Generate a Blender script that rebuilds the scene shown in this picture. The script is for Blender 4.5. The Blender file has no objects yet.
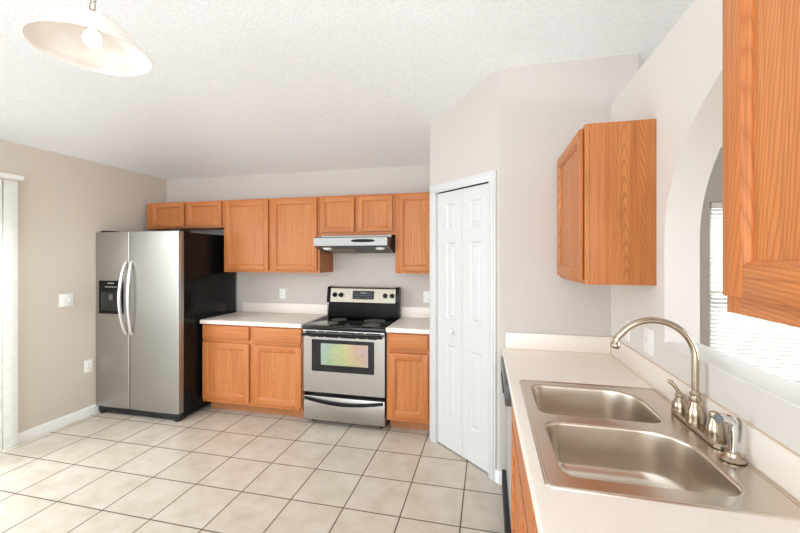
import bpy, bmesh, math, random
from mathutils import Vector, Matrix
random.seed(4)
PI = math.pi
SC = bpy.context.scene
COL = SC.collection

# ------------------------------------------------------------------ camera
cam_d = bpy.data.cameras.new('camera')
cam_d.sensor_fit = 'HORIZONTAL'; cam_d.sensor_width = 36.0
cam_d.lens = 36.0 * 377.0 / 800.0
cam_d.shift_y = -8.7 / 800.0
cam_d.clip_start = 0.02
cam = bpy.data.objects.new('camera', cam_d); COL.objects.link(cam)
cam.location = (0, 0, 1.52)
cam.rotation_euler = (PI / 2, 0, 0.23066)
SC.camera = cam

# ------------------------------------------------------------------ world, lights, exposure
SC.view_settings.view_transform = 'Standard'
SC.view_settings.look = 'None'
SC.view_settings.gamma = 1.0
SC.view_settings.use_curve_mapping = False
SC.view_settings.exposure = 0.21
W = bpy.data.worlds.new('sky'); SC.world = W; W.use_nodes = True
bg = W.node_tree.nodes['Background']
bg.inputs['Color'].default_value = (0.90, 0.955, 1.0, 1)
bg.inputs['Strength'].default_value = 1.58

def area(name, loc, rot, sx, sy, power, col=(1, 1, 1), spread=180):
    l = bpy.data.lights.new(name, 'AREA'); l.shape = 'RECTANGLE'; l.size = sx; l.size_y = sy
    l.energy = power; l.color = col
    l.spread = math.radians(spread)
    o = bpy.data.objects.new(name, l); COL.objects.link(o); o.location = loc; o.rotation_euler = rot
    return o
area('daylight_patio_door', (-4.05, 1.2, 1.35), (0, -PI / 2 + 0.75, 0), 2.0, 1.8, 62, (0.88, 0.95, 1.0))
area('daylight_far_window', (2.55, 5.0, 3.3), (-PI / 2 + 0.8, 0, 0), 3.0, 1.6, 330, (0.97, 0.99, 1.0))
area('fill_next_room', (4.5, 0.5, 1.6), (0, PI / 2 - 0.2, 0), 1.5, 2.0, 60, (0.95, 0.98, 1.0), 95)  # added fill that brightens the pass-through ledge; no window is built there
area('fill_behind_camera', (0.2, -2.4, 1.4), (PI / 2 + 0.08, 0, 0.03), 6.0, 2.4, 120, (0.86, 0.94, 1.0))  # added fill light behind the camera, lifting the ceiling and walls

# ------------------------------------------------------------------ materials
def lin(r, g, b):
    f = lambda c: (c / 255 / 12.92) if c / 255 <= 0.04045 else ((c / 255 + 0.055) / 1.055) ** 2.4
    return (f(r), f(g), f(b), 1)

class N:
    def __init__(s, name):
        s.m = bpy.data.materials.new(name); s.m.use_nodes = True
        s.t = s.m.node_tree; s.p = s.t.nodes['Principled BSDF']; s.out = s.t.nodes['Material Output']
    def n(s, typ, **kw):
        x = s.t.nodes.new(typ)
        for k, v in kw.items(): setattr(x, k, v)
        return x
    def l(s, a, b): s.t.links.new(a, b)
    def math(s, op, a, b=None):
        x = s.n('ShaderNodeMath', operation=op)
        for i, v in enumerate((a, b)):
            if v is None: continue
            if isinstance(v, (int, float)): x.inputs[i].default_value = v
            else: s.l(v, x.inputs[i])
        return x.outputs[0]
    def obj(s): return s.n('ShaderNodeTexCoord').outputs['Object']
    def mapping(s, vec, scale=(1, 1, 1), loc=(0, 0, 0)):
        m = s.n('ShaderNodeMapping'); m.inputs['Scale'].default_value = scale; m.inputs['Location'].default_value = loc
        s.l(vec, m.inputs['Vector']); return m.outputs[0]
    def noise(s, vec, scale=5, detail=3, rough=0.5):
        x = s.n('ShaderNodeTexNoise'); x.inputs['Scale'].default_value = scale
        x.inputs['Detail'].default_value = detail; x.inputs['Roughness'].default_value = rough
        s.l(vec, x.inputs['Vector']); return x.outputs['Fac']
    def ramp(s, fac, stops):
        r = s.n('ShaderNodeValToRGB'); e = r.color_ramp.elements
        while len(e) < len(stops): e.new(0.5)
        for i, (p, c) in enumerate(stops): e[i].position = p; e[i].color = c
        s.l(fac, r.inputs[0]); return r.outputs[0]
    def mix(s, fac, a, b, mode='MIX'):
        x = s.n('ShaderNodeMix', data_type='RGBA', blend_type=mode)
        for i, v in ((0, fac), (6, a), (7, b)):
            if isinstance(v, (int, float)): x.inputs[i].default_value = v
            elif isinstance(v, tuple): x.inputs[i].default_value = v
            else: s.l(v, x.inputs[i])
        return x.outputs[2]
    def bump(s, h, strength=0.2, dist=0.002):
        b = s.n('ShaderNodeBump'); b.inputs['Strength'].default_value = strength; b.inputs['Distance'].default_value = dist
        s.l(h, b.inputs['Height']); s.l(b.outputs[0], s.p.inputs['Normal'])
    def set(s, **kw):
        for k, v in kw.items(): s.p.inputs[k.replace('_', ' ')].default_value = v
        return s

def plain(name, col, rough=0.5, metal=0.0, var=0.03, scale=8.0, **kw):
    m = N(name); f = m.noise(m.obj(), scale, 3)
    d = tuple(c * (1 - var) for c in col[:3]) + (1,); u = tuple(min(1, c * (1 + var)) for c in col[:3]) + (1,)
    m.l(m.ramp(f, [(0.3, d), (0.7, u)]), m.p.inputs['Base Color'])
    m.set(Roughness=rough, Metallic=metal, **kw)
    return m.m

def paint(name, col, rough=0.75, bumpy=0.12):
    m = N(name); o = m.obj()
    f = m.noise(o, 1.3, 2)
    d = tuple(c * 0.985 for c in col[:3]) + (1,)
    m.l(m.ramp(f, [(0.35, d), (0.65, col)]), m.p.inputs['Base Color'])
    m.set(Roughness=rough); m.bump(m.noise(o, 140, 3), bumpy, 0.0012)
    return m.m

def ceiling_mat():
    m = N('knockdown_ceiling'); o = m.obj()
    f = m.noise(o, 70, 4, 0.65)
    m.l(m.ramp(f, [(0.38, lin(240, 243, 244)), (0.6, lin(249, 251, 252))]), m.p.inputs['Base Color'])
    m.set(Roughness=0.9); m.bump(m.ramp(f, [(0.42, (0, 0, 0, 1)), (0.58, (1, 1, 1, 1))]), 0.25, 0.004)
    return m.m

def oak(name, axis):
    m = N(name); o = m.obj()
    rnd = m.n('ShaderNodeObjectInfo').outputs['Random']
    off = m.n('ShaderNodeVectorMath', operation='ADD'); m.l(o, off.inputs[0])
    cmb = m.n('ShaderNodeCombineXYZ')
    for i, k in enumerate((13.0, 7.0, 5.0)): m.l(m.math('MULTIPLY', rnd, k), cmb.inputs[i])
    m.l(cmb.outputs[0], off.inputs[1]); v = off.outputs[0]
    i = 'xyz'.index(axis)
    def st(a, b): s = [a] * 3; s[i] = b; return tuple(s)
    sp = m.n('ShaderNodeSeparateXYZ'); m.l(v, sp.inputs[0])
    wob = m.noise(m.mapping(v, st(1.0, 0.16)), 7, 2.5, 0.5)
    if axis == 'z': across = m.math('ADD', sp.outputs[0], sp.outputs[1])
    else: across = m.math('ADD', sp.outputs[2], m.math('MULTIPLY', sp.outputs['xyz'.index('y' if axis == 'x' else 'x')], 1.0))
    P_ = 0.34                                                          # distance between heart lines of the veneer
    t = m.math('MULTIPLY', m.math('ABSOLUTE', m.math('SUBTRACT', m.math('FRACT', m.math('ADD', m.math('DIVIDE', m.math('ADD', across, m.math('MULTIPLY', wob, 0.035)), P_), 50.5)), 0.5)), P_)
    val = m.math('ADD', m.math('ADD', m.math('MULTIPLY', m.math('SQRT', m.math('ADD', m.math('MULTIPLY', t, t), 0.0005)), 115.0), m.math('MULTIPLY', sp.outputs[i], 12.0)), m.math('MULTIPLY', wob, 6.0))
    rings = m.math('FRACT', m.math('ADD', val, 100.0))
    tri = m.math('ABSOLUTE', m.math('SUBTRACT', m.math('MULTIPLY', rings, 2.0), 1.0))
    streak = m.noise(m.mapping(v, st(1.0, 0.035)), 62, 2, 0.5)
    pores = m.noise(m.mapping(v, st(1.0, 0.02)), 170, 2, 0.6)
    tone = m.noise(m.mapping(v, st(1.0, 0.06)), 9, 2)
    c1 = m.ramp(tone, [(0.3, lin(200, 120, 64)), (0.7, lin(215, 141, 83))])
    c2 = m.mix(m.ramp(tri, [(0.0, (0.62,) * 3 + (1,)), (0.35, (0.18,) * 3 + (1,)), (1.0, (0, 0, 0, 1))]), c1, lin(160, 88, 42))
    c2 = m.mix(m.ramp(streak, [(0.45, (0, 0, 0, 1)), (0.7, (0.42,) * 3 + (1,))]), c2, lin(164, 92, 46))
    c3 = m.mix(m.ramp(pores, [(0.52, (0, 0, 0, 1)), (0.68, (0.5,) * 3 + (1,))]), c2, lin(158, 92, 50))
    m.l(c3, m.p.inputs['Base Color'])
    m.set(Roughness=0.42, Specular_IOR_Level=0.4)
    m.bump(pores, 0.06, 0.001)
    return m.m

def tile_mat():
    m = N('beige_ceramic_tile'); o = m.obj()
    s = 0.3514
    sx = m.n('ShaderNodeSeparateXYZ'); m.l(o, sx.inputs[0])
    def cell(c, off):
        q = m.math('DIVIDE', m.math('ADD', c, off), s)
        fr = m.math('FRACT', m.math('ADD', q, 100.0))
        edge = m.math('ABSOLUTE', m.math('SUBTRACT', fr, 0.5))
        return edge, m.math('FLOOR', m.math('ADD', q, 100.0))
    ex, ix = cell(sx.outputs[0], 0.507); ey, iy = cell(sx.outputs[1], -2.854)
    e = m.math('MAXIMUM', ex, ey)
    g = m.ramp(e, [(0.486, (0, 0, 0, 1)), (0.491, (1, 1, 1, 1))])
    cb = m.n('ShaderNodeCombineXYZ'); m.l(ix, cb.inputs[0]); m.l(iy, cb.inputs[1])
    wn = m.n('ShaderNodeTexWhiteNoise'); m.l(cb.outputs[0], wn.inputs['Vector'])
    sh = m.n('ShaderNodeVectorMath', operation='ADD'); m.l(o, sh.inputs[0]); m.l(wn.outputs['Color'], sh.inputs[1])
    cl = m.noise(sh.outputs[0], 7, 5, 0.6)
    c = m.ramp(cl, [(0.3, lin(196, 183, 167)), (0.5, lin(210, 198, 184)), (0.72, lin(219, 209, 198))])
    c = m.mix(m.math('MULTIPLY', wn.outputs['Value'], 0.22), c, lin(206, 192, 173))
    m.l(m.mix(g, c, lin(104, 86, 70)), m.p.inputs['Base Color'])
    m.l(m.ramp(g, [(0, (0.34,) * 3 + (1,)), (1, (0.9,) * 3 + (1,))]), m.p.inputs['Roughness'])
    m.bump(m.math('SUBTRACT', m.math('MULTIPLY', cl, 0.25), g), 0.3, 0.002)
    return m.m

def steel(name, col, rough, axis='x', amount=0.12):
    m = N(name); o = m.obj()
    s = [160.0] * 3; s['xyz'.index(axis)] = 1.5
    f = m.noise(m.mapping(o, tuple(s)), 3, 2)
    big = m.noise(o, 2.2, 2)
    d = tuple(c * 0.9 for c in col[:3]) + (1,)
    m.l(m.mix(m.math('MULTIPLY', big, 0.5), m.ramp(f, [(0.3, tuple(c * 0.95 for c in col[:3]) + (1,)), (0.7, col)]), d), m.p.inputs['Base Color'])
    m.set(Metallic=1.0, Roughness=rough, Anisotropic=0.4)
    m.l(m.ramp(f, [(0.3, (rough - 0.04,) * 3 + (1,)), (0.7, (rough + 0.05,) * 3 + (1,))]), m.p.inputs['Roughness'])
    m.bump(f, amount * 0.3, 0.0004)
    return m.m

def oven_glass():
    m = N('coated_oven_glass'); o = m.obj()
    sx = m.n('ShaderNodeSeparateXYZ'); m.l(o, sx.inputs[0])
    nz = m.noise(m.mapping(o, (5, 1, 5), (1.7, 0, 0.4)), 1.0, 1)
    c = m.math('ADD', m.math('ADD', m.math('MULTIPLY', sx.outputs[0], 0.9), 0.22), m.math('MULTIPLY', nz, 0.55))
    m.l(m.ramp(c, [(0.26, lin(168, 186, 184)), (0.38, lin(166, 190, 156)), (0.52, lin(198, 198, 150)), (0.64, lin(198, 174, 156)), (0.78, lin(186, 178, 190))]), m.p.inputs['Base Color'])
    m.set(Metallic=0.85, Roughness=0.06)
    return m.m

def glass_mat(name, tint=(0.97, 0.99, 0.98, 1), refl=0.06):
    m = N(name); t = m.n('ShaderNodeBsdfTransparent'); t.inputs[0].default_value = tint
    g = m.n('ShaderNodeBsdfGlossy'); g.inputs['Roughness'].default_value = 0.01
    nz = m.math('ADD', m.math('MULTIPLY', m.noise(m.obj(), 1.0, 1), 0.005), refl)
    mx = m.n('ShaderNodeMixShader'); m.l(nz, mx.inputs[0])
    m.l(t.outputs[0], mx.inputs[1]); m.l(g.outputs[0], mx.inputs[2]); m.l(mx.outputs[0], m.out.inputs[0])
    return m.m

def shade_mat():
    m = N('alabaster_glass'); d = m.n('ShaderNodeBsdfDiffuse'); t = m.n('ShaderNodeBsdfTranslucent')
    c = m.ramp(m.noise(m.obj(), 9, 4), [(0.3, lin(243, 236, 228)), (0.7, lin(252, 249, 246))])
    m.l(c, d.inputs[0]); m.l(c, t.inputs[0])
    g = m.n('ShaderNodeBsdfGlossy'); g.inputs['Roughness'].default_value = 0.15
    mx = m.n('ShaderNodeMixShader'); mx.inputs[0].default_value = 0.3
    m.l(d.outputs[0], mx.inputs[1]); m.l(t.outputs[0], mx.inputs[2])
    m2 = m.n('ShaderNodeMixShader'); m2.inputs[0].default_value = 0.05
    m.l(mx.outputs[0], m2.inputs[1]); m.l(g.outputs[0], m2.inputs[2]); m.l(m2.outputs[0], m.out.inputs[0])
    return m.m

def vane_mat():
    m = N('white_vinyl_vane'); d = m.n('ShaderNodeBsdfDiffuse'); t = m.n('ShaderNodeBsdfTranslucent')
    c = m.ramp(m.noise(m.obj(), 20, 2), [(0.3, lin(238, 237, 232)), (0.7, lin(246, 245, 241))])
    m.l(c, d.inputs[0]); m.l(c, t.inputs[0])
    mx = m.n('ShaderNodeMixShader'); mx.inputs[0].default_value = 0.35
    m.l(d.outputs[0], mx.inputs[1]); m.l(t.outputs[0], mx.inputs[2]); m.l(mx.outputs[0], m.out.inputs[0])
    return m.m

def emit(name, col, s):
    m = N(name); m.set(Base_Color=col, Emission_Color=col, Emission_Strength=s); return m.m

M = dict(
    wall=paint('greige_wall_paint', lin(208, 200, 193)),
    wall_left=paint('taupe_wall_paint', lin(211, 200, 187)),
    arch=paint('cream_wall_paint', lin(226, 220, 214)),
    ceil=ceiling_mat(), tile=tile_mat(),
    trim=plain('white_trim_paint', lin(218, 218, 217), 0.35, 0, 0.01),
    bboard=plain('white_baseboard_paint', lin(244, 243, 240), 0.4, 0, 0.01),
    oz=oak('oak_vertical', 'z'), ox=oak('oak_across', 'x'), oy=oak('oak_lengthwise', 'y'),
    toe=plain('stained_toe_board', lin(178, 116, 72), 0.6, 0, 0.08, 20),
    lam=plain('cream_laminate', lin(247, 237, 227), 0.32, 0, 0.015, 60),
    lamedge=plain('tan_laminate_seam', lin(228, 205, 178), 0.5, 0, 0.03, 30),
    steel=steel('brushed_stainless', lin(186, 182, 176), 0.33, 'x'),
    steelz=steel('brushed_stainless_upright', lin(176, 172, 167), 0.38, 'x'),
    panel=steel('champagne_panel_steel', lin(166, 157, 143), 0.38, 'x'),
    sink=plain('satin_sink_steel', lin(214, 204, 191), 0.27, 1.0, 0.04, 3.0, Anisotropic=0.3),
    nickel=steel('brushed_nickel', lin(190, 176, 156), 0.24, 'z', 0.05),
    chrome=plain('polished_chrome', lin(225, 226, 226), 0.08, 1.0, 0.01),
    silver=plain('silver_handle', lin(225, 223, 220), 0.28, 0.9, 0.02),
    black=plain('black_enamel', lin(20, 19, 19), 0.16, 0, 0.1, Specular_IOR_Level=0.2),
    blackm=plain('black_plastic', lin(26, 25, 25), 0.5, 0, 0.1),
    gblack=plain('black_ceramic_glass', lin(14, 14, 15), 0.06, 0, 0.1),
    burner=plain('burner_print_and_sheen', lin(128, 125, 121), 0.2, 0, 0.15, 90),  # burner print, its grey lightened to include reflections on the glass
    dgrey=plain('charcoal_plastic', lin(88, 88, 89), 0.35, 0, 0.04),
    grey=plain('grey_plastic', lin(120, 120, 120), 0.4, 0, 0.04),
    mark=plain('pale_print', lin(205, 205, 200), 0.5, 0, 0.01),
    white=plain('white_plastic', lin(243, 242, 238), 0.35, 0, 0.01),
    dw=plain('grey_dishwasher_enamel', lin(176, 175, 172), 0.3, 0, 0.02),
    hood=steel('hood_steel', lin(158, 157, 154), 0.42, 'x'),
    filt=plain('aluminium_filter_mesh', lin(150, 142, 128), 0.5, 0.7, 0.3, 180),
    underside=plain('dark_grey_metal', lin(84, 83, 82), 0.4, 0.5, 0.05),
    lens=plain('frosted_lamp_lens', lin(245, 243, 236), 0.3, 0, 0.01),
    oven=oven_glass(), glass=glass_mat('window_glass'), shade=shade_mat(), vane=vane_mat(),
    bulb=emit('lit_bulb', (1.0, 0.95, 0.88, 1), 1.7),
    dark=plain('dark_gap', lin(12, 12, 12), 0.8, 0, 0.1),
    concrete=plain('pale_patio_concrete', lin(225, 223, 218), 0.9, 0, 0.05),
)

# ------------------------------------------------------------------ geometry builder
class G:
    def __init__(s): s.bm = bmesh.new()
    def _merge(s, b, mi, f):
        bmesh.ops.recalc_face_normals(b, faces=b.faces)
        vm = {}
        for v in b.verts:
            co = Vector(v.co); co = Vector(f(*co)) if f else co
            vm[v] = s.bm.verts.new(co)
        for fc in b.faces:
            try: nf = s.bm.faces.new([vm[v] for v in fc.verts]); nf.material_index = mi
            except ValueError: pass
        b.free(); return s
    def box(s, x0, x1, y0, y1, z0, z1, bev=0.0, mi=0, f=None, seg=2):
        b = bmesh.new(); bmesh.ops.create_cube(b, size=1)
        for v in b.verts:
            v.co = Vector(((x0 + x1) / 2 + v.co.x * abs(x1 - x0), (y0 + y1) / 2 + v.co.y * abs(y1 - y0), (z0 + z1) / 2 + v.co.z * abs(z1 - z0)))
        if bev > 0: bmesh.ops.bevel(b, geom=b.edges[:], offset=bev, segments=seg, profile=0.5, affect='EDGES')
        return s._merge(b, mi, f)
    def lathe(s, prof, c=(0, 0, 0), seg=32, mi=0, f=None, axis='z', cap=True):
        b = bmesh.new(); rings = []
        for r, h in prof:
            ring = []
            for k in range(seg):
                a = 2 * PI * k / seg; x, y = r * math.cos(a), r * math.sin(a)
                p = {'z': (x, y, h), 'y': (x, h, y), 'x': (h, x, y)}[axis]
                ring.append(b.verts.new((c[0] + p[0], c[1] + p[1], c[2] + p[2])))
            rings.append(ring)
        for A, B_ in zip(rings, rings[1:]):
            for k in range(seg): b.faces.new((A[k], A[(k + 1) % seg], B_[(k + 1) % seg], B_[k]))
        if cap:
            for R in (rings[0], rings[-1]): b.faces.new(R)
        return s._merge(b, mi, f)
    def tube(s, pts, r, seg=12, mi=0, f=None, cap=True, closed=False):
        P = [Vector(p) for p in pts]; n = len(P); rr = r if isinstance(r, (list, tuple)) else [r] * n
        b = bmesh.new(); rings = []; up = None
        for i, p in enumerate(P):
            if closed: t = P[(i + 1) % n] - P[i - 1]
            else: t = P[min(i + 1, n - 1)] - P[max(i - 1, 0)]
            t.normalize()
            if up is None:
                up = Vector((0, 0, 1)) if abs(t.z) < 0.9 else Vector((1, 0, 0))
            up = (up - t * up.dot(t)).normalized(); sd = t.cross(up)
            e = rr[i] if isinstance(rr[i], (tuple, list)) else (rr[i], rr[i])
            rings.append([b.verts.new(p + up * (e[0] * math.cos(2 * PI * k / seg)) + sd * (e[1] * math.sin(2 * PI * k / seg))) for k in range(seg)])
        rng = list(zip(rings, rings[1:])) + ([(rings[-1], rings[0])] if closed else [])
        for A, B_ in rng:
            for k in range(seg): b.faces.new((A[k], A[(k + 1) % seg], B_[(k + 1) % seg], B_[k]))
        if cap and not closed:
            b.faces.new(rings[0]); b.faces.new(rings[-1])
        return s._merge(b, mi, f)
    def loft(s, loops, mi=0, f=None, cap0=False, cap1=True):
        b = bmesh.new(); R = [[b.verts.new(p) for p in L] for L in loops]; n = len(R[0])
        for A, B_ in zip(R, R[1:]):
            for k in range(n): b.faces.new((A[k], A[(k + 1) % n], B_[(k + 1) % n], B_[k]))
        if cap0: b.faces.new(R[0])
        if cap1: b.faces.new(R[-1])
        return s._merge(b, mi, f)
    def slab(s, loops, t0, t1, f, mi=0):
        """flat shape (first loop outer, the others holes) in (a, b), extruded from t0 to t1; f(a, b, t) -> xyz"""
        b = bmesh.new(); edges = []; L0 = []
        for L in loops:
            vs = [b.verts.new((p[0], p[1], t0)) for p in L]; L0.append(vs)
            edges += [b.edges.new((vs[i], vs[(i + 1) % len(vs)])) for i in range(len(vs))]
        bmesh.ops.triangle_fill(b, edges=edges, use_beauty=True)
        tris = [[v for v in fc.verts] for fc in b.faces]
        top = {}
        for v in list(b.verts): top[v] = b.verts.new((v.co.x, v.co.y, t1))
        for t in tris: b.faces.new([top[v] for v in t])
        for vs in L0:
            n = len(vs)
            for i in range(n): b.faces.new((vs[i], vs[(i + 1) % n], top[vs[(i + 1) % n]], top[vs[i]]))
        return s._merge(b, mi, lambda x, y, z: f(x, y, z))
    def prism(s, poly, t0, t1, f, mi=0): return s.slab([poly], t0, t1, f, mi)

def finish(name, g, mats, parent=None, smooth=35):
    bm = g.bm; mats = mats if isinstance(mats, (list, tuple)) else [mats]
    off = Vector((0, 0, 0))
    if parent is not None:
        p = parent
        while p is not None: off += p.location; p = p.parent
    bmesh.ops.translate(bm, verts=bm.verts, vec=-off)
    bmesh.ops.recalc_face_normals(bm, faces=bm.faces)
    me = bpy.data.meshes.new(name); bm.to_mesh(me); bm.free()
    for m in mats: me.materials.append(m)
    me.polygons.foreach_set('use_smooth', [True] * len(me.polygons))
    me.set_sharp_from_angle(angle=math.radians(smooth))
    o = bpy.data.objects.new(name, me); COL.objects.link(o)
    if parent is not None: o.parent = parent
    return o

def tag(o, label, cat, group=None):
    o['label'] = label; o['category'] = cat
    if group: o['group'] = group
    return o
def thing(name, loc, label, cat, group=None):
    o = bpy.data.objects.new(name, None); COL.objects.link(o); o.location = loc; o.empty_display_size = 0.05
    return tag(o, label, cat, group)
def struct(name, g, mats, label, cat, parent=None):
    o = finish(name, g, mats, parent)
    if parent is None: o['kind'] = 'structure'; tag(o, label, cat)
    return o
def structure_root(name, loc, label, cat):
    o = thing(name, loc, label, cat); o['kind'] = 'structure'; return o
fy = lambda y: (lambda s, z, t: (s, y - t, z))          # shapes on a wall that faces the camera side (-Y)
fx = lambda x: (lambda s, z, t: (x - t, s, z))          # shapes on a wall that faces -X

def rrect(x0, x1, y0, y1, r, n=8):
    rr = r if isinstance(r, (list, tuple)) else [r] * 4
    out = []
    for (cx, cy, a0, q) in ((x1, y1, 0, rr[0]), (x0, y1, PI / 2, rr[1]), (x0, y0, PI, rr[2]), (x1, y0, 1.5 * PI, rr[3])):
        sx = -1 if cx == x1 else 1; sy = -1 if cy == y1 else 1
        for k in range(n + 1):
            a = a0 + PI / 2 * k / n
            out.append((cx + sx * q + q * math.cos(a), cy + sy * q + q * math.sin(a)))
    return out

# ------------------------------------------------------------------ room shell
XL, YB, XR, YP = -3.748, 3.75, 0.755, 2.63
XR2, YR, XE = 0.89, -1.5, 4.6
K, ZE, ZC = 0.305, 2.455, 3.32
def ceil_z(x, y): return min(ZE + K * (YB - y), ZE + K * (x - XL), ZC)

g = G(); g.box(XL - 0.15, XE + 0.1, YR - 1.5, YB + 0.12, -0.1, 0.0)
struct('floor', g, M['tile'], 'square beige ceramic tile floor with brown grout', 'floor')

# vaulted ceiling: slopes up from the back wall and from the left wall, flat at the top
dc = (ZC - ZE) / K
b = bmesh.new()
def V(x, y, dz=0): return b.verts.new((x, y, ceil_z(x, y) + dz))
P = [V(XL, YB), V(XL, YR), V(XL + dc, YR), V(XL + dc, YB - dc), V(XE, YB), V(XE, YB - dc), V(XE, YR)]
b.faces.new((P[0], P[3], P[2], P[1])); b.faces.new((P[0], P[4], P[5], P[3])); b.faces.new((P[3], P[5], P[6], P[2]))
r = bmesh.ops.extrude_face_region(b, geom=b.faces[:])
for v in [q for q in r['geom'] if isinstance(q, bmesh.types.BMVert)]: v.co.z += 0.12
g = G(); g._merge(b, 0, None)
struct('ceiling', g, M['ceil'], 'white textured vaulted ceiling sloping up from back and left walls', 'ceiling')

g = G()      # left wall with the patio door opening
g.slab([[(YR, 0), (0.25, 0), (0.25, 2.08), (2.2, 2.08), (2.2, 0), (YB + 0.12, 0), (YB + 0.12, ZE), (YR, ZE)]], 0, 0.14, fx(XL))
struct('wall_left', g, M['wall_left'], 'taupe left wall beside the refrigerator', 'wall')
g = G()      # back wall, running on behind the next room where its window is
g.slab([[(XL, 0), (XE, 0), (XE, ZE), (XL, ZE)], [(1.845, 0.46), (3.25, 0.46), (3.25, 2.0), (1.845, 2.0)]], 0, -0.12, fy(YB))
struct('wall_back', g, M['wall'], 'greige back wall behind the stove and wall cabinets', 'wall')
# right wall with the arched pass-through; stops short of the ceiling
ell = [(0.95 + 0.935 * math.cos(t), 1.6 + 0.65 * math.sin(t)) for t in [PI * k / 40 for k in range(41)]]
hole = [(0.015, 1.145), (1.885, 1.145)] + ell
g = G()
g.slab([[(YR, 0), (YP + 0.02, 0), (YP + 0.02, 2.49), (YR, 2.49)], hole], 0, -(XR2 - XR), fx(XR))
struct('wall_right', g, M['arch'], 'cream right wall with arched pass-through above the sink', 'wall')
g = G(); g.box(XR - 0.002, XR2 + 0.004, 0.017, 1.883, 1.1452, 1.1492, 0.0015)
struct('trim_2', g, M['white'], 'white ledge of the arched pass-through above the sink', 'trim')
g = G(); g.box(XE, XE + 0.1, YR, YB + 0.12, 0, ZE)
struct('wall_far_right', g, M['wall'], 'wall of the next room beyond the arch', 'wall')

g = G(); g.box(XR2, XE, YR - 0.1, YR, 0, ZC)  # unseen wall, added to stop sky light flooding the next room
struct('wall_rear_blocker', g, M['wall'], 'unseen rear wall added to keep the next room dark', 'wall')

# pantry: angled wall with the door, then a wall facing the camera
L = Vector((-0.48, 3.14, 0)); Q = Vector((0.072, YP, 0)); D = (Q - L).normalized(); NN = Vector((D.y, -D.x, 0))
if NN.y > 0: NN = -NN
LEN = (Q - L).length
fw = lambda s, z, t: tuple(L + D * s + NN * t + Vector((0, 0, z)))
zl, zq = ceil_z(L.x, L.y), ceil_z(Q.x, Q.y)
g = G()
g.slab([[(0, 0), (0.084, 0), (0.084, 2.06), (0.668, 2.06), (0.668, 0), (LEN, 0), (LEN, zq), (0, zl)]], 0, -0.09, fw)
g.slab([[(Q.x, 0), (XR2 + 0.02, 0), (XR2 + 0.02, zq), (Q.x, zq)]], 0, -0.09, fy(YP))
zb = ceil_z(0, YB)
g.slab([[(L.y, 0), (YB, 0), (YB, zb), (L.y, zl)]], 0, -0.09, fx(L.x))
zp = ceil_z(XR2, YP + 0.09)
g.slab([[(YP + 0.09, 0), (YB, 0), (YB, zb), (YP + 0.09, zp)]], 0, 0.09, fx(XR2 + 0.02))
struct('wall_pantry', g, M['wall'], 'greige pantry walls with an angled face holding the door', 'wall')

# pantry bifold door, casing
dr = structure_root('door_1', tuple(L + D * 0.376), 'white six-panel bifold pantry door in the angled wall', 'door')
for i, (s0, s1) in enumerate(((0.088, 0.375), (0.378, 0.664))):
    g = G(); T0, T1 = -0.045, -0.012
    c0, c1 = s0 + 0.075, s1 - 0.075
    if i == 0: c0 += 0.03
    else: c1 -= 0.012
    zs = [(0.25, 0.83), (1.03, 1.64), (1.75, 1.945)]
    g.slab([[(s0, 0.012), (s1, 0.012), (s1, 2.043), (s0, 2.043)]] + [[(c0, a), (c1, a), (c1, e), (c0, e)] for a, e in zs], T0, T1, fw)
    for a, e in zs:      # moulded raised panels
        loops = []
        for ins, t in ((0, T1), (0.012, T1 - 0.010), (0.024, T1 - 0.010), (0.040, T1 - 0.002)):
            loops.append([fw(c0 + ins, a + ins, t), fw(c1 - ins, a + ins, t), fw(c1 - ins, e - ins, t), fw(c0 + ins, e - ins, t)])
        g.loft(loops)
    lf = finish('leaf', g, M['trim'], dr, 20)
    if i == 0:
        g = G(); c = L + D * 0.277 + NN * T1; q = NN.to_track_quat('Z', 'Y').to_matrix()
        g.lathe([(0.010, 0), (0.009, 0.012), (0.016, 0.020), (0.018, 0.028), (0.013, 0.036), (0.003, 0.038)], seg=20,
                f=lambda x, y, z: tuple(c + q @ Vector((x, y, z)) + Vector((0, 0, 0.945))))
        finish('knob', g, M['white'], lf)
g = G(); g.slab([[(0.086, 2.044), (0.666, 2.044), (0.666, 2.059), (0.086, 2.059)]], -0.05, -0.035, fw); finish('track', g, M['dark'], dr)
g = G()
for (a, e, z0, z1) in ((0.012, 0.088, 0, 2.05), (0.664, 0.728, 0, 2.05), (0.012, 0.728, 2.05, 2.118)):
    g.box(a, e, z0, z1, 0.0, 0.014, 0.003, f=fw)
    g.box(a + (0.016 if z0 == 0 or True else 0), e - 0.016, z0 + (0.012 if z0 > 0 else 0), z1 - (0.016 if z0 > 0 else 0), 0.012, 0.019, 0.003, f=fw)
for (a, e) in ((0.078, 0.088), (0.664, 0.674)): g.box(a, e, 0, 2.06, -0.09, 0.001, 0, f=fw)
struct('trim_1', g, M['trim'], 'white casing around the bifold pantry door', 'trim')

def baseboard(name, a, e, f, label):
    g = G(); g.prism([(0, 0), (0.014, 0), (0.014, 0.072), (0.009, 0.083), (0.0, 0.086)], a, e, lambda t, z, s: f(s, z, t))
    return struct(name, g, M['bboard'], label, 'baseboard')
baseboard('baseboard_left', 2.205, YB, lambda s, z, t: (XL + t, s, z), 'white baseboard along the left wall')
g = G()
prof = [(0, 0), (0.016, 0), (0.016, 0.072), (0.010, 0.083), (0.0, 0.086)]
g.prism(prof, 0.728, LEN + 0.006, lambda t, z, s: fw(s, z, t))
g.prism(prof, Q.x - 0.006, Q.x + 0.04, lambda t, z, s: (s, YP - t, z))
struct('baseboard_pantry', g, M['bboard'], 'short white baseboard at the pantry corner by the dishwasher', 'baseboard')

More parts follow.
